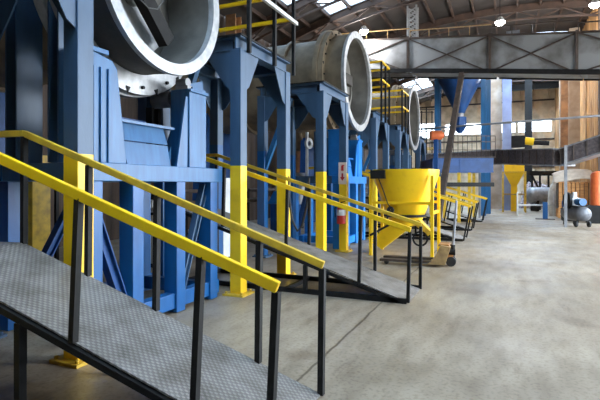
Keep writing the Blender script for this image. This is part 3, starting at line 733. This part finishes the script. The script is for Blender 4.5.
# ------------------------------------------------------------------ high blue hopper tower
t = thing('blue_hopper', 'deep blue cone hopper hung between tall blue posts under the gallery', 'hopper', (-2.2, 25.6, 0))
MB().lathe([(1.05, 7.25), (1.05, 7.0), (.30, 5.45), (.24, 5.3), (.2, 5.3), (.27, 5.5), (1.0, 7.0), (1.0, 7.25)], (0, 0, 0), (0, 0, 1), 28, closed=True).build('cone', M['deepblue'], t)
MB().tube((0, 0, 5.3), (0, 0, 5.1), .2, 16).build('neck', M['grey'], t)
MB().lathe([(.01, 5.1), (.32, 5.1), (.32, 4.6), (.12, 4.28), (.01, 4.28)], (0, 0, 0), (0, 0, 1), 8, smooth=False).build('gate_box', M['deepblue'], t)
for x, y in ((-1.15, .1), (1.12, .4), (-1.3, 1.9), (1.3, 2.2)):
    MB().hbeam((x, y, .02), (x, y, 7.35), .24, .24, .03).build('post', M['paleblue'], t)
for z in (7.1,): MB().beam((-1.15, .1, z), (1.12, .4, z), .15, .2).beam((-1.3, 1.9, z), (1.3, 2.2, z), .15, .2).build('ring_beam', M['deepblue'], t)
MB().beam((-1.15, .1, 4.45), (1.12, .4, 4.45), .06, .06).build('tie', M['grey'], t)

# ------------------------------------------------------------------ screen platform with two blue pans
B = Vector((-1.75, 21.2, 0)); dx = R_
t = thing('screen_platform', 'platform with two blue pans, mesh rails and yellow legs in the distance', 'platform', B)
def L(a, b, z): return dx*a + F_*b + up*z
for c, wd in ((-.66, .58), (.62, .74)):
    g = MB()
    q = [L(c-wd, 0, 2.16), L(c+wd, 0, 2.16), L(c+wd, 0, 2.72), L(c-wd, 0, 2.72)]
    g.prism(q, F_*2.2); g.beam(q[3], q[2], .06, .06); g.beam(q[0], q[1], .06, .06)
    g.build('pan', M['deepblue'], t)
for a, b in ((-1.3, .05), (-.72, .05), (-.1, .05), (.35, .05), (-1.1, 2.1), (-.1, 2.1), (.6, 2.1), (1.3, 2.1)):
    MB().beam(L(a, b, .0), L(a, b, 2.16), .12, .12).build('leg', M['wornyellow'], t)
MB().beam(L(-1.4, -.05, 1.62), L(1.35, -.05, 1.62), .14, .18).build('cross_beam', M['black'], t)
g = MB()
for z in (2.8, 3.1, 3.45, 3.7): g.beam(L(-1.35, .02, z), L(1.45, .02, z), .03, .03)
for k in range(15): g.beam(L(-1.35+.2*k, .02, 2.75), L(-1.35+.2*k, .02, 3.7), .025, .025)
g.build('mesh_rail', M['brownsteel'], t)
t2 = thing('orange_motor', 'round orange motor on the platform beside the farthest blue frame', 'motor', (-2.62, 19.7, 0))
MB().tube(Vector((0, 0, 3.62))-dx*.22, Vector((0, 0, 3.62))+dx*.22, .19, 20).tube(Vector((0, 0, 3.62))+dx*.22, Vector((0, 0, 3.62))+dx*.30, .12, 16).build('casing', M['orange'], t2)
MB().beam((0, 0, .0), (0, 0, 3.45), .16, .16).build('bracket', M['deepblue'], t2)

# ------------------------------------------------------------------ dark belt conveyor across the back
CP = [(-3.8, 24.7, 2.83), (-.28, 24.6, 2.95), (2.06, 20.89, 2.68), (3.30, 20.45, 3.10), (5.6, 19.6, 3.9)]
t = thing('belt_conveyor', 'dark mesh sided belt conveyor running across the back of the aisle', 'conveyor', (0, 22, 0)); o = Vector((0, 22, 0))
tr = MB(); rl = MB()
for i in range(4):
    a, b = Vector(CP[i])-o, Vector(CP[i+1])-o
    MB().beam(a, b, .9, .60).build('mesh_side', M['belt'], t)
    tr.beam(a+up*.32, b+up*.32, .98, .05); tr.beam(a-up*.32, b-up*.32, .98, .06)
    dr = (b-a).normalized(); sd = Vector((dr.y, -dr.x, 0)).normalized()*.48
    k = int((b-a).length/.45)
    for j in range(k+1):
        p = a.lerp(b, j/max(k, 1)); MB().beam(p+sd-up*.30, p+sd+up*.30, .03, .03).build('bar', M['brownsteel'], t)
tr.build('edge_angle', M['grey'], t)
for p in ((2.06, 20.35), (-1.2, 24.6), (4.4, 19.6)):
    MB().beam((p[0], p[1]-22, 0), (p[0], p[1]-22, 3.1 if p[0] == 2.06 else 2.6), .10, .10).build('post', M['grey'], t)
MB().tube((-6.0, 1.2, 4.25), (6.2, -1.6, 4.25), .045, 8).build('pipe', M['grey'], t)
for p in ((-6.0, 1.2), (6.2, -1.6)): MB().tube((p[0], p[1], 0), (p[0], p[1], 4.25), .045, 8).build('pipe', M['grey'], t)
t = thing('belt_motor', 'black and yellow drive unit sitting on top of the dark belt conveyor', 'motor', (.75, 22.97, 3.27))
MB().box((-.55, -.2, 0), (.0, .2, .50)).build('gearbox', M['black'], t)
MB().tube((.0, 0, .28), (.35, 0, .22), .17, 16).build('motor_casing', M['yellow'], t)
MB().tube((.35, 0, .18), (.95, 0, .14), .10, 12).build('shaft', M['black'], t)

# ------------------------------------------------------------------ far yellow hopper on a stand
t = thing('yellow_stand_hopper', 'small yellow hopper on a four legged stand by the back wall', 'hopper', (.42, 30.9, 0))
q = .54
MB().box((-q, -q, 2.38), (q, q, 2.80)).build('box', M['yellow'], t, .01)
vs = [(-q,-q,2.35),(q,-q,2.35),(q,q,2.35),(-q,q,2.35),(-.15,-.15,1.55),(.15,-.15,1.55),(.15,.15,1.55),(-.15,.15,1.55)]
MB().add(vs, [(0,1,2,3),(7,6,5,4),(0,4,5,1),(1,5,6,2),(2,6,7,3),(3,7,4,0)]).build('cone', M['yellow'], t)
MB().box((-.17, -.17, .03), (.17, .17, 1.56)).build('spout', M['yellow'], t)
for sx in (-1, 1):
    for sy in (-1, 1): MB().beam((sx*.60, sy*.60, 0), (sx*.60, sy*.60, 2.4), .09, .09).build('leg', M['wornyellow'], t)
for sy in (-1, 1): MB().beam((-.60, sy*.60, 1.05), (.60, sy*.60, 1.05), .07, .07).build('stretcher', M['tan'], t)

# ------------------------------------------------------------------ air compressor and other things at the right
t = thing('air_compressor', 'grey tank air compressor with belt guard standing on the floor at right', 'compressor', (2.48, 21.15, 0), math.radians(110))
MB().lathe([(.01, -.75), (.15, -.74), (.26, -.66), (.29, -.55), (.29, .55), (.26, .66), (.15, .74), (.01, .75)], (0, 0, .50), (1, 0, 0), 28).build('tank', M['darkgrey'], t)
for sx in (-.5, .5):
    for sy in (-.2, .2): MB().beam((sx, sy, .02 if sx > 0 else .1), (sx, sy*.8, .32), .06, .06).build('leg', M['black'], t)
for sy in (-.24, .24): MB().tube((-.5, sy-.03, .12), (-.5, sy+.03, .12), .12, 16).build('wheel', M['rubber'], t)
MB().tube((.1, .22, 1.0), (.1, .30, 1.0), .32, 24).build('belt_guard', M['black'], t)
MB().tube((-.55, .0, .95), (-.15, 0, .95), .14, 18).build('motor', M['paleblue'], t)
MB().box((-.05, -.12, .78), (.25, .14, 1.1)).tube((.1, 0, 1.1), (.1, 0, 1.32), .09, 14).build('pump_head', M['white'], t)
MB().box((-.6, -.18, .76), (.4, .24, .80)).build('mount_plate', M['black'], t)
t = thing('blue_bollard', 'short blue post on a floor plate left of the compressor', 'post', (1.66, 24.7, 0))
MB().box((-.10, -.10, .03), (.10, .10, .80)).build('post', M['azure'], t)
MB().box((-.40, -.2, 0), (.40, .2, .03)).build('base_plate', M['brownsteel'], t)
t = thing('orange_cylinder', 'tall orange cylinder on a dark stand at the right edge', 'cylinder', (3.45, 23.1, 0))
MB().box((-.35, -.3, 0), (.35, .3, .75)).build('stand', M['black'], t, .01)
MB().lathe([(.01, .75), (.24, .75), (.25, .8), (.25, 2.0), (.20, 2.12), (.06, 2.18), (.01, 2.18)], (.05, 0, 0), (0, 0, 1), 20).build('cylinder', M['orange'], t)
t = thing('dark_machine', 'low dark machine on the floor between the compressor and orange cylinder', 'machine', (3.05, 24.3, 0))
MB().box((-.75, -.35, .0), (.1, .35, .55)).build('base', M['black'], t, .02)
MB().box((-.6, -.25, .55), (-.1, .25, .95)).tube((-.75, -.1, .75), (-.6, -.1, .75), .16, 14).build('motor', M['deepblue'], t, .02)
t = thing('wooden_crate', 'open brown wooden crate under a beige tarp by the right wall', 'crate', (2.95, 26.4, 0))
for k in range(7): MB().box((-.62+.18*k, -.5, .5), (-.47+.18*k, -.46, 1.75)).build('slat', M['wood'], t)
MB().box((-.65, -.42, .45), (.65, .5, 1.7)).build('box', M['brownsteel'], t)
for sx in (-.6, .6):
    for sy in (-.45, .45): MB().beam((sx, sy, 0), (sx, sy, .5), .1, .1).build('leg', M['wood'], t)
def blob(pts_n, f, m, name, parent=None):
    g = MB(); nx, ny = pts_n; vs = []
    for j in range(ny+1):
        for i in range(nx+1): vs.append(f(i/nx, j/ny))
    g.add(vs, [(j*(nx+1)+i, j*(nx+1)+i+1, (j+1)*(nx+1)+i+1, (j+1)*(nx+1)+i) for j in range(ny) for i in range(nx)], 0, True)
    o = g.build(name, m, parent); s = o.modifiers.new('thick', 'SOLIDIFY'); s.thickness = .02; return o
t2 = blob((24, 18), lambda u, v: (-.85+1.7*u, -.62+1.25*v, 1.80+.14*u+.50*min(v/.6, 1) - .03*math.sin(7*u+2*v) - .10*abs(2*u-1)**6), M['tarp'], 'tarp')
t2.location = (2.95, 26.4, -.02); tag(t2, 'dusty beige tarp lying over the wooden crate', 'tarp')
g = MB(); o_ = g.lathe([(.01, .0), (.36, .02), (.44, .2), (.46, .7), (.40, 1.25), (.30, 1.55), (.16, 1.75), (.12, 1.9), (.01, 1.95)], (0, 0, 0), (0, 0, 1), 28).build('bulk_sack', M['sack'])
o_.location = (2.35, 28.2, 0); o_.scale = (.75, .75, 1); tag(o_, 'tall white bulk sack standing behind the blue post', 'sack')
t = thing('horizontal_tank', 'grey horizontal tank on saddles behind the small yellow hopper', 'tank', (2.0, 32.5, 0))
MB().lathe([(.01, -.95), (.3, -.92), (.48, -.75), (.50, -.6), (.50, .6), (.48, .75), (.3, .92), (.01, .95)], (0, 0, .95), R_, 28).build('shell', M['grey'], t)
for s in (-.5, .5): MB().prism([R_*s-F_*.4, R_*s+F_*.4, R_*s+F_*.4+up*.75, R_*s-F_*.4+up*.75], R_*.14).build('saddle', M['black'], t)
t = thing('pipe_barrier', 'low white pipe barrier on the floor before the scrap heap', 'barrier', (1.3, 27.3, 0))
MB().path([R_*-.85+up*0, R_*-.85+up*1.15, R_*-.85+up*1.2, R_*-.8+up*1.2], .04, 8).path([R_*-.85+up*.55, R_*1.05+up*.55], .04, 8).path([R_*1.05+up*0, R_*1.05+up*1.3], .04, 8).build('pipe', M['white'], t)
rnd = random.Random(3)
def hf(u, v):
    e = (1-abs(2*u-1)**3)*(1-abs(2*v-1)**3)
    return (-1.1+2.2*u, -.9+1.8*v, e*(1.7+.35*math.sin(9*u+3)*math.cos(8*v)+rnd.uniform(-.14, .14)))
h = blob((36, 26), hf, M['scrap'], 'scrap_heap'); h.location = (1.9, 36.3, .01); tag(h, 'mottled heap of mixed scrap by the back right corner', 'scrap', kind='stuff')
t = thing('support_bench', 'black braced bench in front of the scrap heap', 'bench', (1.7, 33.9+.0, 0))
t.location = (2.2, 33.9, 0)
MB().beam(R_*-1.0+up*2.35, R_*1.0+up*2.35, .5, .3).build('top', M['black'], t)
for a in (-.75, -.25, .3): MB().beam(R_*a, R_*a+up*2.3, .12, .12).build('leg', M['black'], t)
MB().beam(R_*.3+up*.9, R_*1.0+up*2.25, .1, .1).beam(R_*-.25+up*1.2, R_*-.75+up*2.2, .1, .1).build('brace', M['black'], t)

# shelving far left behind the row of frames
t = thing('pipe_rack', 'black pipe rack before the tan far wall, left of the blue hopper', 'rack', (-5.2, 31.0, 0))
for a in (-1.6, -.9, -.2, .5, 1.2):
    for b in (0, 1.2): MB().beam(R_*a+F_*b, R_*a+F_*b+up*6.6, .07, .07).build('post', M['black'], t)
for z in (1.2, 2.6, 4.0, 5.2, 6.5):
    for b in (0, 1.2): MB().beam(R_*-1.7+F_*b+up*z, R_*1.3+F_*b+up*z, .05, .06).build('rail', M['brownsteel'] if z != 4.0 else M['wornyellow'], t)

# dark pipe run and pale cabinets behind the row of frames
t = thing('pipe_run', 'pair of dark pipes on short posts running behind the blue frames', 'pipes', (-6.95, 2.0, 0))
for z, r0 in ((1.15, .07), (1.45, .05)): MB().tube((0, 5.6, z), (0, 24, z), r0, 12).build('pipe', M['brownsteel'], t)
for yy in (6, 10, 14, 18, 22):
    MB().box((-.05, yy-.05, 0), (.05, yy+.05, 1.5)).build('post', M['black'], t)
def cabinet(x, y, wd, hh, label):
    t = thing('control_cabinet', label, 'cabinet', (x, y, 0))
    MB().box((-wd/2, -.2, .08), (wd/2, .2, hh)).build('body', M['white'], t, .01)
    MB().box((-wd/2+.03, -.225, .14), (wd/2-.03, -.2, hh-.05)).build('door', M['white'], t, .006)
    MB().box((wd/2-.10, -.25, hh*.55), (wd/2-.07, -.225, hh*.55+.14)).build('handle', M['black'], t)
    MB().box((-wd/2, -.18, 0), (wd/2, .18, .08)).build('plinth', M['black'], t)
cabinet(-5.65, 8.50, .55, 1.75, 'pale cabinet seen just left of the first frame column above the second ramp')
cabinet(-6.50, 7.36, .5, 1.3, 'pale low cabinet seen between the legs of the nearest drum stand')

# ------------------------------------------------------------------ lamps
def highbay(x, y, z, label):
    t = thing('hanging_lamp', label, 'lamp', (x, y, z), 0, 'round lamps under the roof')
    MB().lathe([(.20, 0), (.22, .02), (.10, .22), (.04, .26), (.01, .26)], (0, 0, 0), (0, 0, 1), 24).build('shade', M['white'], t)
    MB().lathe([(.01, -.16), (.10, -.14), (.19, -.05), (.21, .02), (.01, .03)], (0, 0, 0), (0, 0, 1), 24).build('bulb', M['lamp'], t)
    MB().tube((0, 0, .26), (0, 0, vz(x)-z-.05), .015, 6).build('rod', M['black'], t)
    l = bpy.data.lights.new('lamp_light', 'POINT'); l.energy = 70; l.shadow_soft_size = .2; l.color = (.95, .97, 1)
    lo = bpy.data.objects.new('lamp_light', l); C.objects.link(lo); lo.parent = t; lo.location = (0, 0, -.42)
    return t
highbay(-6.06, 21.2, 8.75, 'bright round lamp above the second drum rim')
highbay(-.26, 22.9, 8.9, 'bright round lamp over the middle of the gallery')
highbay(3.45, 23.4, 9.3, 'bright round lamp at the top right corner')
def tubelamp(x, y, z, L_, label):
    t = thing('tube_lamp', label, 'lamp', (x, y, z), YAW)
    MB().box((-L_/2, -.1, .05), (L_/2, .1, .12)).build('fitting', M['white'], t)
    MB().tube((-L_/2, 0, 0), (L_/2, 0, 0), .055, 12).build('tube', M['lamp'], t)
    l = bpy.data.lights.new('lamp_light', 'POINT'); l.energy = 70; l.shadow_soft_size = .3
    lo = bpy.data.objects.new('lamp_light', l); C.objects.link(lo); lo.parent = t; lo.location = (0, 0, -.4)
    for s in (-1, 1): MB().tube((s*L_*.4, 0, .12), (s*L_*.4, 0, vz(x)-z-.05), .012, 6).build('rod', M['black'], t)
tubelamp(.74, 28.7, 7.55, 1.45, 'long white tube lamp hanging below the gallery on the right')
